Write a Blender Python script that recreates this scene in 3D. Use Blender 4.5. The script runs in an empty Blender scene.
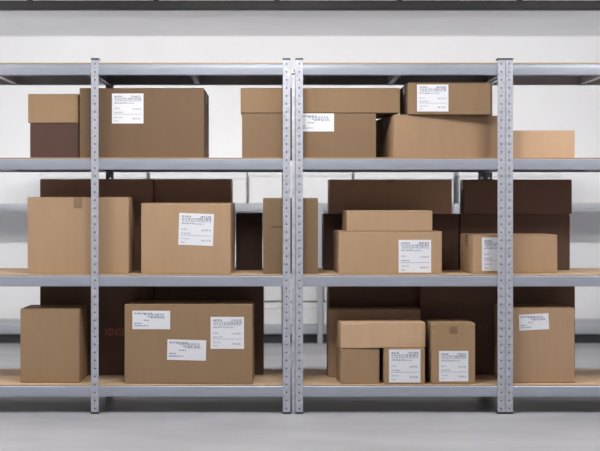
import bpy, bmesh, math, random
from mathutils import Vector, Matrix

random.seed(7)
S = bpy.context.scene
C = S.collection

# ------------------------------------------------------------------ camera
CAM_Y, CAM_Z, FPX = -5.83, 1.2194, 1023.2      # the rack fronts stand at y = 0
VPX, VPY = 273.0, 200.0                         # where the view axis meets the frame
cam = bpy.data.objects.new('camera', bpy.data.cameras.new('camera'))
C.objects.link(cam)
cam.location = (0, CAM_Y, CAM_Z)
cam.rotation_euler = (math.pi / 2, 0, 0)
cam.data.sensor_width = 36
cam.data.lens = FPX * 36 / 600
cam.data.shift_x = (300 - VPX) / 600
cam.data.shift_y = (VPY - 225.5) / 600
cam.data.dof.use_dof = True
cam.data.dof.focus_distance = 5.85
cam.data.dof.aperture_fstop = 1.5
S.camera = cam

# ------------------------------------------------------------------ world, exposure
w = bpy.data.worlds.new('world'); S.world = w; w.use_nodes = True
w.node_tree.nodes['Background'].inputs[0].default_value = (0.80, 0.85, 0.92, 1)
w.node_tree.nodes['Background'].inputs[1].default_value = 0.05
S.view_settings.view_transform = 'Standard'
S.view_settings.look = 'None'
S.view_settings.exposure = 0.0
S.view_settings.gamma = 1.0
S.view_settings.use_curve_mapping = False

POWER_FRONT, TUBE_GLOW = 38.0, 205.0            # watts of each ceiling panel, radiance of the added tubes
LAMP_COL = (1.0, 0.985, 0.97)
CEIL = 2.70

# ------------------------------------------------------------------ helpers
def X(px, y=0.0): return (px - VPX) * (y - CAM_Y) / FPX
def Z(py, y=0.0): return CAM_Z - (py - VPY) * (y - CAM_Y) / FPX

def mat(name, col, rough=0.6, metal=0.0, noise=0.0, nscale=20.0, stretch=(1, 1, 1),
        bump=0.0, bscale=200.0, spec=0.5, emit=0.0):
    m = bpy.data.materials.new(name); m.use_nodes = True
    nt = m.node_tree; b = nt.nodes['Principled BSDF']
    b.inputs['Base Color'].default_value = (*col, 1)
    b.inputs['Roughness'].default_value = rough
    b.inputs['Metallic'].default_value = metal
    b.inputs['Specular IOR Level'].default_value = spec
    if emit:
        b.inputs['Emission Color'].default_value = (*col, 1)
        b.inputs['Emission Strength'].default_value = emit
    if noise or bump:
        tc = nt.nodes.new('ShaderNodeTexCoord'); mp = nt.nodes.new('ShaderNodeMapping')
        mp.inputs['Scale'].default_value = stretch
        nt.links.new(tc.outputs['Object'], mp.inputs['Vector'])
    if noise:
        n = nt.nodes.new('ShaderNodeTexNoise'); n.inputs['Scale'].default_value = nscale
        n.inputs['Detail'].default_value = 5
        nt.links.new(mp.outputs['Vector'], n.inputs['Vector'])
        r = nt.nodes.new('ShaderNodeValToRGB')
        r.color_ramp.elements[0].position = 0.3; r.color_ramp.elements[1].position = 0.7
        r.color_ramp.elements[0].color = (*[c * (1 - noise) for c in col], 1)
        r.color_ramp.elements[1].color = (*[min(1, c * (1 + noise)) for c in col], 1)
        nt.links.new(n.outputs['Fac'], r.inputs['Fac'])
        nt.links.new(r.outputs['Color'], b.inputs['Base Color'])
    if bump:
        n2 = nt.nodes.new('ShaderNodeTexNoise'); n2.inputs['Scale'].default_value = bscale
        nt.links.new(mp.outputs['Vector'], n2.inputs['Vector'])
        bp = nt.nodes.new('ShaderNodeBump'); bp.inputs['Strength'].default_value = bump
        bp.inputs['Distance'].default_value = 0.002
        nt.links.new(n2.outputs['Fac'], bp.inputs['Height'])
        nt.links.new(bp.outputs['Normal'], b.inputs['Normal'])
    return m

def add_box(bm, lo, hi, bevel=0.0, segs=2):
    r = bmesh.ops.create_cube(bm, size=1)
    vs = r['verts']
    for v in vs:
        v.co = Vector([lo[i] + (v.co[i] + 0.5) * (hi[i] - lo[i]) for i in range(3)])
    if bevel:
        es = list({e for v in vs for e in v.link_edges})
        bmesh.ops.bevel(bm, geom=es, offset=bevel, segments=segs, affect='EDGES', profile=0.5)
    return vs

def add_cyl(bm, p0, p1, r, n=16):
    p0, p1 = Vector(p0), Vector(p1); d = p1 - p0
    M = Matrix.Translation((p0 + p1) / 2) @ d.to_track_quat('Z', 'Y').to_matrix().to_4x4()
    bmesh.ops.create_cone(bm, cap_ends=True, segments=n, radius1=r, radius2=r, depth=d.length, matrix=M)

def obj(name, bm, m, parent=None, smooth=False):
    bmesh.ops.recalc_face_normals(bm, faces=bm.faces)
    me = bpy.data.meshes.new(name); bm.to_mesh(me); bm.free()
    me.materials.append(m)
    o = bpy.data.objects.new(name, me); C.objects.link(o)
    if parent: o.parent = parent
    if smooth:
        for p in me.polygons: p.use_smooth = True
    return o

def boxobj(name, lo, hi, m, parent=None, bevel=0.0):
    bm = bmesh.new(); add_box(bm, lo, hi, bevel)
    return obj(name, bm, m, parent)

def tag(o, label, cat, group=None):
    o['label'] = label; o['category'] = cat
    if group: o['group'] = group
    return o

def thing(name, label, cat, loc=(0, 0, 0), rz=0.0, group=None):
    o = bpy.data.objects.new(name, None); C.objects.link(o)
    o.empty_display_size = 0.1
    o.location = loc; o.rotation_euler = (0, 0, rz)
    return tag(o, label, cat, group)

def struct(name, lo, hi, m):
    o = boxobj(name, lo, hi, m); o['kind'] = 'structure'
    return o

# ------------------------------------------------------------------ materials
M_wall = mat('white_paint', (0.84, 0.845, 0.86), 0.75, noise=0.015, nscale=1.5, bump=0.05, bscale=150)
M_ceil = mat('ceiling_paint', (0.86, 0.865, 0.88), 0.85, noise=0.02, nscale=2.0)
M_grey_wall = mat('grey_paint', (0.45, 0.455, 0.47), 0.8, noise=0.03, nscale=1.5)
M_floor = mat('polished_concrete', (0.325, 0.329, 0.352), 0.45, noise=0.13, nscale=1.7, stretch=(0.7, 2.2, 1), bump=0.05, bscale=60)
M_zinc = mat('galvanised_steel', (0.46, 0.475, 0.535), 0.48, metal=0.4, noise=0.16, nscale=38, bump=0.04)
M_light_zinc = mat('bright_galvanised_steel', (0.60, 0.605, 0.64), 0.5, metal=0.3, noise=0.2, nscale=30)
M_hole_shade = mat('painted_hole_shade', (0.10, 0.105, 0.14), 0.7, metal=0.2)  # dark colour standing in for the shade inside the post holes
M_beam = mat('galvanised_beam', (0.435, 0.465, 0.54), 0.40, metal=0.5, noise=0.05, nscale=30, stretch=(0.2, 1, 1))
M_black = mat('black_plastic', (0.018, 0.018, 0.022), 0.5)
M_board = mat('chipboard', (0.46, 0.32, 0.20), 0.75, noise=0.11, nscale=60, bump=0.2)
M_trunk = mat('dark_grey_steel', (0.017, 0.017, 0.018), 0.8, spec=0.2, noise=0.05, nscale=8)
M_label = mat('label_paper', (0.70, 0.705, 0.745), 0.6)
M_print = mat('label_print', (0.40, 0.42, 0.49), 0.7)
M_printd = mat('label_print_bold', (0.31, 0.33, 0.40), 0.7)
M_slot = mat('cut_cardboard', (0.07, 0.045, 0.03), 0.9)
M_red = mat('faded_red_ink', (0.50, 0.15, 0.12), 0.8)
M_dull_red = mat('dull_red_ink', (0.22, 0.10, 0.085), 0.8)
M_white_card = mat('white_carton_board', (0.62, 0.63, 0.645), 0.6, noise=0.02, nscale=10)
M_grey_steel = mat('painted_grey_steel', (0.36, 0.38, 0.41), 0.5, metal=0.2)
M_frame = mat('white_metal', (0.8, 0.8, 0.8), 0.4)
M_tube = mat('added_lit_tube', LAMP_COL, 0.5, emit=TUBE_GLOW)
M_diff = mat('lamp_diffuser', (1.0, 0.985, 0.97), 0.5, emit=4.0)

_card = {}
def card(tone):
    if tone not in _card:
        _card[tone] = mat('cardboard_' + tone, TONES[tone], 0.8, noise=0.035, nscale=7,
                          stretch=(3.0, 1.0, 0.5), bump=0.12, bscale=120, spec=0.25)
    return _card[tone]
def tapemat(tone):
    k = tone + '_tape'
    if k not in _card:
        c = TONES[tone]
        _card[k] = mat('tape_' + tone, (c[0] * .66, c[1] * .64, c[2] * .6), 0.35, noise=0.03, nscale=20)
    return _card[k]
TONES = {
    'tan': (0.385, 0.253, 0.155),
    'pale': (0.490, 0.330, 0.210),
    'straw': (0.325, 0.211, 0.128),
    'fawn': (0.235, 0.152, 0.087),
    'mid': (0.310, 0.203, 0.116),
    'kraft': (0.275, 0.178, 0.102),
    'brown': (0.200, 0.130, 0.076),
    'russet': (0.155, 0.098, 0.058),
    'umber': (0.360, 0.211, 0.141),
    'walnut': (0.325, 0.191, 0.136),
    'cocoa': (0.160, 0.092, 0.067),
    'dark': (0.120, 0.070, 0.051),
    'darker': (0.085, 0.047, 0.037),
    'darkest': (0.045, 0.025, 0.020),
}

# ------------------------------------------------------------------ room
RX0, RX1, RY0, RY1 = -4.2, 4.6, -8.5, 3.42
struct('floor', (RX0, RY0, -0.1), (RX1, RY1, 0), M_floor)
struct('ceiling', (RX0, RY0, CEIL), (RX1, RY1, CEIL + 0.1), M_ceil)
struct('wall_back', (RX0, RY1, -0.1), (RX1, RY1 + 0.1, CEIL + 0.1), M_wall)
struct('wall_front', (RX0, RY0 - 0.1, -0.1), (RX1, RY0, CEIL + 0.1), M_grey_wall)
struct('wall_left', (RX0 - 0.1, RY0 - 0.1, -0.1), (RX0, RY1 + 0.1, CEIL + 0.1), M_wall)
struct('wall_right', (RX1, RY0 - 0.1, -0.1), (RX1 + 0.1, RY1 + 0.1, CEIL + 0.1), M_wall)

def ceiling_light(x, y, power, label):
    t = thing('ceiling_light', label, 'ceiling light', (x, y, CEIL - 0.05), 0, 'ceiling light panels')
    bm = bmesh.new()
    L, W = 0.62, 0.31
    for lo, hi in (((-L, -W, 0), (L, -W + .02, .05)), ((-L, W - .02, 0), (L, W, .05)),
                   ((-L, -W + .02, 0), (-L + .02, W - .02, .05)), ((L - .02, -W + .02, 0), (L, W - .02, .05))):
        add_box(bm, lo, hi)
    obj('frame', bm, M_frame, t)
    boxobj('diffuser', (-L + .02, -W + .02, .012), (L - .02, W - .02, .03), M_diff, t)
    ld = bpy.data.lights.new('lamp', 'AREA'); ld.shape = 'RECTANGLE'
    ld.size, ld.size_y = 1.16, 0.54; ld.energy = power; ld.color = LAMP_COL
    lo = bpy.data.objects.new('lamp', ld); C.objects.link(lo)
    lo.parent = t; lo.location = (0, 0, 0.008)
    return t

def added_tube_lamp(x, y, label):  # added out-of-view tubes that brighten the back wall and far ceiling
    z = 2.45
    t = thing('added_tube_lamp', label, 'added light', (x, y, z), 0, 'added lights for the back wall')
    boxobj('housing', (-.80, -.03, .030), (.80, .03, .075), M_frame, t, .004)
    bm = bmesh.new(); add_cyl(bm, (-.765, 0, 0), (.765, 0, 0), .016, 20)
    obj('tube', bm, M_tube, t, True)
    for sx in (-1, 1):
        boxobj('socket', (sx * .78 - .014, -.018, -.02), (sx * .78 + .014, .018, .03), M_frame, t, .003)
        bm = bmesh.new(); add_cyl(bm, (sx * .5, 0, .075), (sx * .5, 0, CEIL - z), .005, 10)
        obj('hanger_rod', bm, M_frame, t)
    return t

for i, x in enumerate((-2.6, -0.1, 2.4)):
    side = ('left', 'middle', 'right')[i]
    ceiling_light(x, -1.1, POWER_FRONT, 'white ceiling light panel over the aisle before the racks, ' + side + ' of its row')
    added_tube_lamp(x + 0.1, 0.30, 'added unseen tube lamp above the racks lighting the back wall, ' + side + ' of its row')

# ------------------------------------------------------------------ cable trunking
yt = 1.60
t = thing('cable_trunking', 'dark grey cable trunking hung across the room under the ceiling', 'cable trunking', (0, yt, Z(8.7, yt)))
ht = Z(0.8, yt) - Z(8.7, yt)
boxobj('channel', (RX0 + .02, 0, 0), (RX1 - .02, 0.08, ht), M_trunk, t, 0.004)
boxobj('cover', (RX0 + .02, -0.004, ht * .80), (RX1 - .02, 0.084, ht + .004), M_trunk, t, 0.002)
for px in (-130, 30, 156, 277, 400, 520, 660):
    xx = X(px, yt)
    bm = bmesh.new()
    add_cyl(bm, (xx, .04, ht), (xx, .04, CEIL - Z(8.7, yt)), 0.006)
    add_box(bm, (xx - .02, -.008, ht - .004), (xx + .02, .088, ht + .010))
    obj('hanger', bm, M_trunk, t)

# ------------------------------------------------------------------ racks
PW, PH, DEP = 0.042, 2.018, 0.55        # post width, height, rack depth
SHELF_Z = [0.166, 0.795, 1.461, 2.002]  # tops of the boards
BH = 0.059

def sheet_holes(bm, w, h0, h1, pitch, r, frame):
    """vertical steel flange with a column of round holes; frame maps (u, v) -> 3D"""
    n = int((h1 - h0) / pitch)
    pitch = (h1 - h0) / n
    for i in range(n):
        z0, z1 = h0 + i * pitch, h0 + (i + 1) * pitch
        c = (w / 2, (z0 + z1) / 2)
        outer = [(w, c[1]), (w, z1), (w / 2, z1), (0, z1), (0, c[1]), (0, z0), (w / 2, z0), (w, z0)]
        inner = [(c[0] + r * math.cos(k * math.pi / 4), c[1] + r * math.sin(k * math.pi / 4)) for k in range(8)]
        vo = [bm.verts.new(frame(*p)) for p in outer]
        vi = [bm.verts.new(frame(*p)) for p in inner]
        for k in range(8):
            bm.faces.new((vo[k], vo[(k + 1) % 8], vi[(k + 1) % 8], vi[k]))

def post(parent, x, y, sx, sy, m):
    """angle upright: outer corner at (x, y); flanges run sx along x and sy along y"""
    bm = bmesh.new()
    sheet_holes(bm, PW, 0.008, PH, 0.0455, 0.0054, lambda u, v: (x + sx * u, y, v))
    sheet_holes(bm, PW, 0.008, PH, 0.0455, 0.0054, lambda u, v: (x, y + sy * u, v))
    bmesh.ops.remove_doubles(bm, verts=bm.verts, dist=1e-5)
    p = obj('post', bm, m, parent)
    # thicken inwards
    so = p.modifiers.new('sheet', 'SOLIDIFY'); so.thickness = 0.002; so.offset = 0
    ya, yb_ = sorted((y + sy * .0014, y + sy * .0022)); xa, xb = sorted((x + sx * .004, x + sx * (PW - .002)))
    if sy > 0: boxobj('hole_shade_sheet', (xa, ya, .013), (xb, yb_, PH - .002), M_hole_shade, p)  # dark sheet behind the front flange, paints shade into its holes
    lo = (min(x, x + sx * PW) - .0015, min(y, y + sy * PW) - .0015)
    hi = (max(x, x + sx * PW) + .0015, max(y, y + sy * PW) + .0015)
    boxobj('foot', (lo[0], lo[1], 0), (hi[0], hi[1], 0.012), M_black, p, 0.002)
    boxobj('cap', (lo[0], lo[1], PH - .001), (hi[0], hi[1], PH + .010), M_black, p, 0.002)
    return p

def beam(parent, a, b, m, inward):
    """rolled shelf beam from a to b (outer bottom line); inward = unit vector to the rack's middle"""
    a, b, n = Vector(a), Vector(b), Vector(inward)
    prof = [(.030, 0), (.006, 0), (.0035, .004), (.0012, .024), (.0, .040), (.0, BH - .003), (.003, BH), (.030, BH)]
    bm = bmesh.new()
    ra = [bm.verts.new(a + n * p + Vector((0, 0, q))) for p, q in prof]
    rb = [bm.verts.new(b + n * p + Vector((0, 0, q))) for p, q in prof]
    for i in range(len(prof) - 1):
        bm.faces.new((ra[i], ra[i + 1], rb[i + 1], rb[i]))
    o = obj('beam', bm, m, parent)
    so = o.modifiers.new('sheet', 'SOLIDIFY'); so.thickness = 0.0015; so.offset = 0
    return o

def rack(label, posts):
    """posts: list of (x outer, sx) for the frames from left to right; a bay between each two"""
    xm = posts[0][0]
    t = thing('shelving_rack', label, 'shelving rack', (xm, 0, 0), 0, 'galvanised shelving racks')
    for x, sx in posts:
        post(t, x - xm, 0.0, sx, 1, M_zinc)
        post(t, x - xm, DEP, sx, -1, M_zinc)
    for (xa, sa), (xb, sb) in zip(posts[:-1], posts[1:]):
        x0, x1 = xa - xm + .0025, xb - xm - .0025
        for z in SHELF_Z:
            zb = z - 0.009 - BH
            beam(t, (x0, .0035, zb), (x1, .0035, zb), M_beam, (0, 1, 0))
            beam(t, (x0, DEP - .0035, zb), (x1, DEP - .0035, zb), M_beam, (0, -1, 0))
            beam(t, (x0, .045, zb), (x0, DEP - .045, zb), M_beam, (1, 0, 0))
            beam(t, (x1, .045, zb), (x1, DEP - .045, zb), M_beam, (-1, 0, 0))
            boxobj('shelf_board', (x0, .0045, z - .0055), (x1, DEP - .0045, z), M_board, t)
            xc = (x0 + x1) / 2
            boxobj('tie_bar', (xc - .015, .034, z - .064), (xc + .015, DEP - .034, z - .0065), M_zinc, t, 0.002)
    return t

rack('galvanised steel shelving rack on the left, big three-label carton on its bottom shelf',
     [(X(-107), 1), (X(91.2), 1), (X(290.2), -1)])
rack('galvanised steel shelving rack in the middle, flat carton across two small ones at its foot',
     [(X(295.6), 1), (X(505.0), -1)])
mid_rack = bpy.data.objects['shelving_rack.001']
xs0, xs1 = X(291.9) - X(295.6), X(295.0) - X(295.6)
js = boxobj('joining_strip', (xs0, .012, 0.0), (xs1, .036, 1.935), M_light_zinc, mid_rack, .0015)
boxobj('cap', (xs0 - .0005, .0115, 1.9352), (xs1 + .0005, .0365, 1.944), M_black, js, .001)
rack('galvanised steel shelving rack at the right edge, only its first post in view',
     [(X(505.6), 1), (X(715), -1)])

# ------------------------------------------------------------------ cartons
def paper_label(parent, x0, x1, z0, z1, y, kind='square', tilt=0.0, seed=0):
    """shipping label on the front face, plus its rows of grey print"""
    rnd = random.Random(seed)
    wd, hg = x1 - x0, z1 - z0
    o = boxobj('label', (-wd / 2, -.0006, -hg / 2), (wd / 2, .0006, hg / 2), M_label, parent)
    o.location = ((x0 + x1) / 2, y - .0012, (z0 + z1) / 2)
    o.rotation_euler = (0, tilt, 0)
    fine, bold = bmesh.new(), bmesh.new()
    def row(bm, u0, u1, v, h):
        u = u0
        while u < u1 - .015:
            L = min(rnd.uniform(.03, .085), u1 - u)
            jv = rnd.uniform(-.006, .006)
            add_box(bm, ((u - .5) * wd, -.0010, (v + jv - h / 2 - .5) * hg), ((u + L - .5) * wd, -.0005, (v + jv + h / 2 - .5) * hg))
            u += L + rnd.uniform(.012, .03)
    if kind == 'square':
        row(bold, .08, .34, .895, .055); row(bold, .62, .93, .90, .06)
        row(fine, .08, .60, .825, .06); row(bold, .56, .93, .825, .065)
        row(fine, .10, .93, .76, .05); row(bold, .08, .44, .68, .045); row(fine, .44, .72, .675, .04)
        row(fine, .08, .24, .50, .04); row(fine, .66, .92, .48, .05)
        row(fine, .08, .36, .37, .045)
        add_box(fine, (-.45 * wd, -.0010, (.30 - .5) * hg), (.45 * wd, -.0005, (.318 - .5) * hg))
        row(fine, .08, .32, .20, .035); row(fine, .66, .92, .16, .055); row(fine, .08, .20, .09, .035)
    else:
        row(fine, .05, .52, .85, .09); row(fine, .30, .84, .80, .085)
        row(fine, .40, .86, .69, .07); row(fine, .46, .88, .62, .06)
        row(fine, .30, .48, .48, .06); row(fine, .06, .26, .32, .06); row(fine, .05, .42, .19, .07); row(fine, .05, .16, .30, .04)
    if kind == 'square':
        obj('fine_print', fine, M_print, o)
        obj('bold_print', bold, M_printd, o)
    else:
        bold.free(); obj('print', fine, M_printd, o)
    return o

def flat_text(parent, text, x0, z0, h, width, y, m, name):
    cu = bpy.data.curves.new('txt', 'FONT'); cu.body = text; cu.size = 1; cu.extrude = 0
    tmp = bpy.data.objects.new('txt', cu); C.objects.link(tmp)
    dg = bpy.context.evaluated_depsgraph_get()
    me = bpy.data.meshes.new_from_object(tmp.evaluated_get(dg))
    bpy.data.objects.remove(tmp); bpy.data.curves.remove(cu)
    xs = [v.co.x for v in me.vertices]; ys = [v.co.y for v in me.vertices]
    for v in me.vertices:
        u = (v.co.x - min(xs)) / (max(xs) - min(xs)); q = (v.co.y - min(ys)) / (max(ys) - min(ys))
        v.co = (x0 + u * width, y - .0008, z0 + q * h)
    me.materials.clear(); me.materials.append(m)
    o = bpy.data.objects.new(name, me); C.objects.link(o); o.parent = parent
    return o

def carton(label, px0, px1, pyt, z0, y0, depth, tone, rot=0.0, ztop=None, tape='x', loose=0.0,
           labels=(), slot=None, text=None, front_tape=False, group='cardboard cartons on the racks', tape_m=None, cat='cardboard box'):
    """front face spans photo columns px0..px1 at distance y0; stands at height z0; top edge at row pyt"""
    rz = math.radians(rot)
    wd = (X(px1, y0) - X(px0, y0)) / math.cos(rz)
    ht = (ztop if ztop is not None else Z(pyt, y0)) - z0
    fl = Vector((X(px0, y0), y0 + max(0.0, -wd * math.sin(rz)), z0))
    cx = Vector((math.cos(rz), math.sin(rz), 0)); cy = Vector((-math.sin(rz), math.cos(rz), 0))
    t = thing('cardboard_box', label, cat, fl + cx * wd / 2 + cy * depth / 2, rz, group)
    m = card(tone); tm = tape_m or tapemat(tone)
    hw, hd, ft = wd / 2, depth / 2, 0.0035
    bm = bmesh.new()
    add_box(bm, (-hw, -hd, 0), (hw, hd, ht - ft - .0004), 0.0035, 2)
    obj('body', bm, m, t)
    # two top flaps that meet in the middle
    for s in (-1, 1):
        bm = bmesh.new()
        if tape == 'y':
            lo, hi = (0.0, -hd + .001, 0), (hw - .001, hd - .001, ft)
        else:
            lo, hi = (-hw + .001, 0.0, 0), (hw - .001, hd - .001, ft)
        add_box(bm, lo, hi, 0.001, 1)
        g = 0.0012
        for v in bm.verts:
            if tape == 'y':
                f = v.co.x / hw; v.co.z += loose * (1 - f) * (1.0 if s > 0 else .6); v.co.x = s * (g + v.co.x * (1 - g / hw))
            else:
                f = v.co.y / hd; v.co.z += loose * (1 - f) * (1.0 if s > 0 else .6); v.co.y = s * (g + v.co.y * (1 - g / hd))
        f_ = obj('flap', bm, m, t); f_.location = (0, 0, ht - ft)
    if tape and not loose:
        tw, dn, th = 0.024, min(0.065, ht * .3), .0005
        bm = bmesh.new()
        if tape == 'y':
            add_box(bm, (-tw, -hd - th, ht), (tw, hd + th, ht + th))
            for s in (-1, 1):
                add_box(bm, (-tw, s * hd - th, ht - dn), (tw, s * hd + th, ht + th))
        else:
            add_box(bm, (-hw - th, -tw, ht), (hw + th, tw, ht + th))
            for s in (-1, 1):
                add_box(bm, (s * hw - th, -tw, ht - dn), (s * hw + th, tw, ht + th))
        obj('tape', bm, tm, t)
    if front_tape:
        boxobj('tape_tab', (-.022, -hd - .0012, ht - front_tape[1]), (.022, -hd + .0004, ht - front_tape[0]), tm, t)
    def u(px): return (X(px, y0) - X(px0, y0)) / math.cos(rz) - hw
    for k, lb in enumerate(labels):
        (a, b, c, d) = lb[:4]
        paper_label(t, u(a), u(b), Z(d, y0) - z0, Z(c, y0) - z0, -hd, lb[4] if len(lb) > 4 else 'square',
                    lb[5] if len(lb) > 5 else 0.0, seed=hash((px0, k)) % 9999)
    if slot:
        a, b, r = slot
        boxobj('crease', (u(a), -hd - .0006, Z(r, y0) - z0 - .003), (u(b), -hd + .001, Z(r, y0) - z0 + .003), M_slot, t)
    if text:
        s_, a, b, c, d = text
        flat_text(t, s_, u(a), Z(d, y0) - z0, Z(c, y0) - Z(d, y0), u(b) - u(a), -hd, M_red if s_.isalpha() else M_dull_red, 'printed_mark')
    return t, z0 + ht

E = 0.0008
L3, L2, L1 = SHELF_Z[0] + E, SHELF_Z[1] + E, SHELF_Z[2] + E

# --- upper shelf, left to right
_, zt = carton('dark brown carton at the far left of the upper shelf, under a tan carton', 30, 79, 123, L1, .07, .36, 'darker')
carton('small tan carton at the far left of the upper shelf, on a dark brown one', 28, 78.5, 94, zt + E, .08, .33, 'mid')
carton('large brown carton behind the left post on the upper shelf, label near its top left', 79.5, 204, 88, L1, .05, .45, 'russet',
       labels=[(112, 143.5, 93.5, 123.5)], tape='x')
_, zt = carton('wide tan carton behind the paired posts on the upper shelf, beneath a longer flat one', 242, 376, 113, L1, .05, .44, 'brown',
       labels=[(297, 334, 113.5, 131.5, 'wide')])
carton('long flat carton atop the wide tan carton behind the paired posts', 240.5, 400, 88, zt + E, .048, .44, 'fawn')
_, zt = carton('wide tan carton on the upper shelf of the middle rack, beneath a labelled flat carton', 394, 501.5, 114.5, L1, .02, .45, 'straw', rot=8.0,
       slot=None)
carton('flat tan carton with a white label stacked highest on the middle rack', 408, 491.5, 82.5, zt + E, .022, .34, 'fawn', rot=1.0,
       labels=[(417, 448.5, 84.5, 111.5)])
carton('low pale tan carton right of the right-hand posts on the upper shelf', 511, 575, 130.5, L1, .06, .38, 'pale')

# --- middle shelf, front row
carton('tall tan carton behind the left post on the middle shelf, taped at its top', 27, 128.5, 197, L2, .05, .24, 'tan', rot=-1.0,
       tape='y')
carton('tall tan carton with a slightly tilted label, centre of the left rack middle shelf', 140.5, 230.5, 203, L2, .015, .29, 'tan', rot=-3.0,
       labels=[(178.5, 213.5, 213.5, 245.5, 'square', math.radians(2.0))])
carton('tall plain brown carton behind the paired posts on the middle shelf', 263, 318, 198, L2, .05, .44, 'brown',
       slot=(271, 283, 227))
_, zt = carton('wide tan carton with a label at its right end, under a flat unlabelled carton', 339, 443, 231.5, L2, .015, .28, 'tan', rot=3.5,
       labels=[(399, 432, 240, 273)])
carton('flat unlabelled tan carton lying on the wide carton of the middle shelf', 347, 433, 210.5, zt + E, .03, .26, 'tan', rot=2.5)
carton('tan carton behind the right-hand posts on the middle shelf, its label half hidden', 473, 560, 235, L2, .05, .26, 'tan', rot=6.0,
       labels=[(482, 513.5, 237.5, 271)])
# --- middle shelf, back row
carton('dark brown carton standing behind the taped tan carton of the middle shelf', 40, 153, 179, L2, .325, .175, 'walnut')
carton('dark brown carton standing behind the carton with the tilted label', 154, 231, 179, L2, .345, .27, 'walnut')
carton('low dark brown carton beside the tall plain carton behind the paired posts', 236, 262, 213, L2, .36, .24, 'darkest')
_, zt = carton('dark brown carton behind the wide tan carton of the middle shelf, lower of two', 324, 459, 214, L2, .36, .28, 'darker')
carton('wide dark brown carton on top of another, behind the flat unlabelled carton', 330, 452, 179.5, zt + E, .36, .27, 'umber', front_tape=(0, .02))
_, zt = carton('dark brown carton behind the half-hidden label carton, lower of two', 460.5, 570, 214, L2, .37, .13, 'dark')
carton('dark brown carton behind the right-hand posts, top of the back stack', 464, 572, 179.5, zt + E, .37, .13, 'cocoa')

# --- bottom shelf, front row
carton('brown carton at the far left of the bottom shelf', 20, 79.5, 309, L3, .06, .23, 'mid', rot=-1.0)
carton('big brown carton with three white labels on the bottom shelf', 124, 252.5, 305, L3, .015, .29, 'kraft', rot=-1.5, loose=.005,
       labels=[(132, 170, 311, 329.5, 'wide'), (167, 206, 340, 360.5, 'wide', math.radians(1.2)), (210.5, 244, 317, 349)])
_, zt = carton('small plain carton under the left end of the flat one on the bottom shelf', 341, 380, 348.5, L3, .015, .18, 'mid', rot=6.0)
carton('small carton with a white label under the right end of the flat one', 384, 425, None, L3, .015, .19, 'mid', rot=0.5, ztop=zt,
       labels=[(389, 420.5, 349.5, 382.5)])
carton('flat tan carton lying across two small cartons on the bottom shelf', 341, 426.5, 323.5, zt + E, .014, .19, 'pale', rot=4.0, loose=.003)
carton('upright tan carton with a tape square and label on the bottom shelf', 431.5, 475.5, 323.5, L3, .015, .23, 'mid', rot=1.5,
       tape='y', loose=.002, front_tape=(.018, .058), labels=[(439, 468.5, 351, 381.5)])
carton('tan bottom-shelf carton behind the right-hand posts, small white label high on its front', 504, 575, 308, L3, .055, .24, 'tan', rot=1.0,
       labels=[(519, 549, 314, 330, 'wide', math.radians(-3))])
# --- bottom shelf, back row
carton('brown carton close behind the flat one that lies across two small cartons', 328.5, 421, 309.5, L3, .245, .13, 'tan', rot=2.0, loose=.004)
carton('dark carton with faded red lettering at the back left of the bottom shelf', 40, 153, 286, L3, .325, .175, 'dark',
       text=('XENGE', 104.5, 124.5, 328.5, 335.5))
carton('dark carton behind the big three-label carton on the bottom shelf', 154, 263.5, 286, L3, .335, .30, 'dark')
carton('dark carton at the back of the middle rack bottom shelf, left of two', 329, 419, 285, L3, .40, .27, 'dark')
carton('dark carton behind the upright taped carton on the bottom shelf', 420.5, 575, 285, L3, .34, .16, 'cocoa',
       text=('\u2022 \u2022', 478.5, 488, 324.5, 330))

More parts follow.
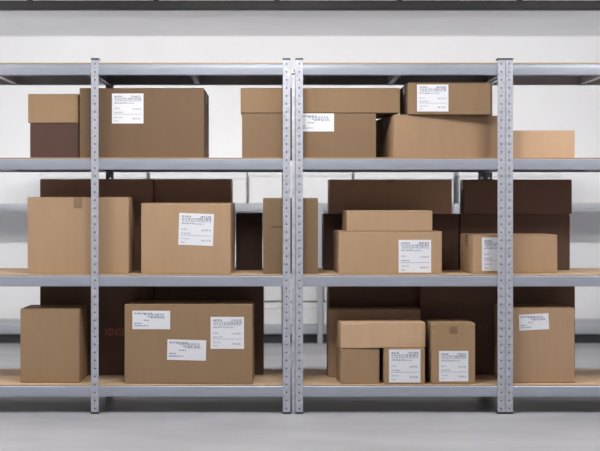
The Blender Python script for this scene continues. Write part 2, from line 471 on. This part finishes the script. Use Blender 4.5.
# ------------------------------------------------------------------ rack along the back wall
yb = 2.85
t = thing('back_shelving', 'low grey steel shelving along the back wall, loaded with white cartons', 'shelving', (0, yb, 0))
bx0, bx1 = X(-60, yb), X(660, yb)
zs = [(Z(334, yb), Z(325, yb)), (Z(211, yb), Z(203.5, yb))]
for z0, z1 in zs:
    boxobj('shelf', (bx0, 0, z0), (bx1, .45, z1), M_grey_steel, t, .004)
    boxobj('edge_rail', (bx0, -.006, z0 + (z1 - z0) * .30), (bx1, -.0005, z0 + (z1 - z0) * .70), M_grey_steel, t, .001)
for k, px in enumerate((-58, 72, 196, 320, 456, 560, 658)):
    xx = X(px, yb)
    boxobj('upright', (xx - .022, -.03, 0), (xx + .022, -.0065, zs[1][1] - .001), M_grey_steel, t, .003)
    boxobj('upright', (xx - .022, .4505, 0), (xx + .022, .475, zs[1][1] - .001), M_grey_steel, t, .003)
boxobj('under_shelf_block', (bx0 + .03, .03, 0), (bx1 - .03, .42, zs[0][0] - .001), M_black, t)  # black block filling the space under the lower shelf

def white_carton(label, px0, px1, z0, z1, y0=.04, dp=.36):
    y0 += yb
    x0, x1 = X(px0, y0), X(px1, y0)
    t = thing('white_carton', label, 'carton', ((x0 + x1) / 2, y0 + dp / 2, z0), 0, 'white cartons on the back shelving')
    hw, h = (x1 - x0) / 2, z1 - z0
    boxobj('body', (-hw, -dp / 2, 0), (hw, dp / 2, h * .72), M_white_card, t, .006)
    boxobj('lid', (-hw - .003, -dp / 2 - .003, h * .72 + .001), (hw + .003, dp / 2 + .003, h), M_white_card, t, .006)
    return z1

ORD = ['leftmost', 'second from left', 'third from left', 'fourth from left', 'rightmost']
edges = [(40, 146), (150, 246.5), (249, 352), (354.5, 453.5), (459.5, 560)]
for o_, (a, b) in zip(ORD, edges):
    h = 1.50 + random.uniform(-.03, .03)
    white_carton('white carton on the top of the back shelving, ' + o_ + ' in its row', a, b, zs[1][1] + E, h)
low = [(205, 258), (262, 282), (285, 318), (323.5, 372)]
for o_, (a, b) in zip(('behind the big three-label carton', 'left of the paired posts', 'right of the paired posts', 'behind the brown carton'), low):
    z = white_carton('low white carton at the foot of the back shelving, seen ' + o_, a, b, zs[0][1] + E, Z(303, yb))
    white_carton('white carton stacked second up on the back shelving, seen ' + o_, a + .6, b - .6, z + .012, Z(268, yb) + random.uniform(-.04, .04), .045, .34)
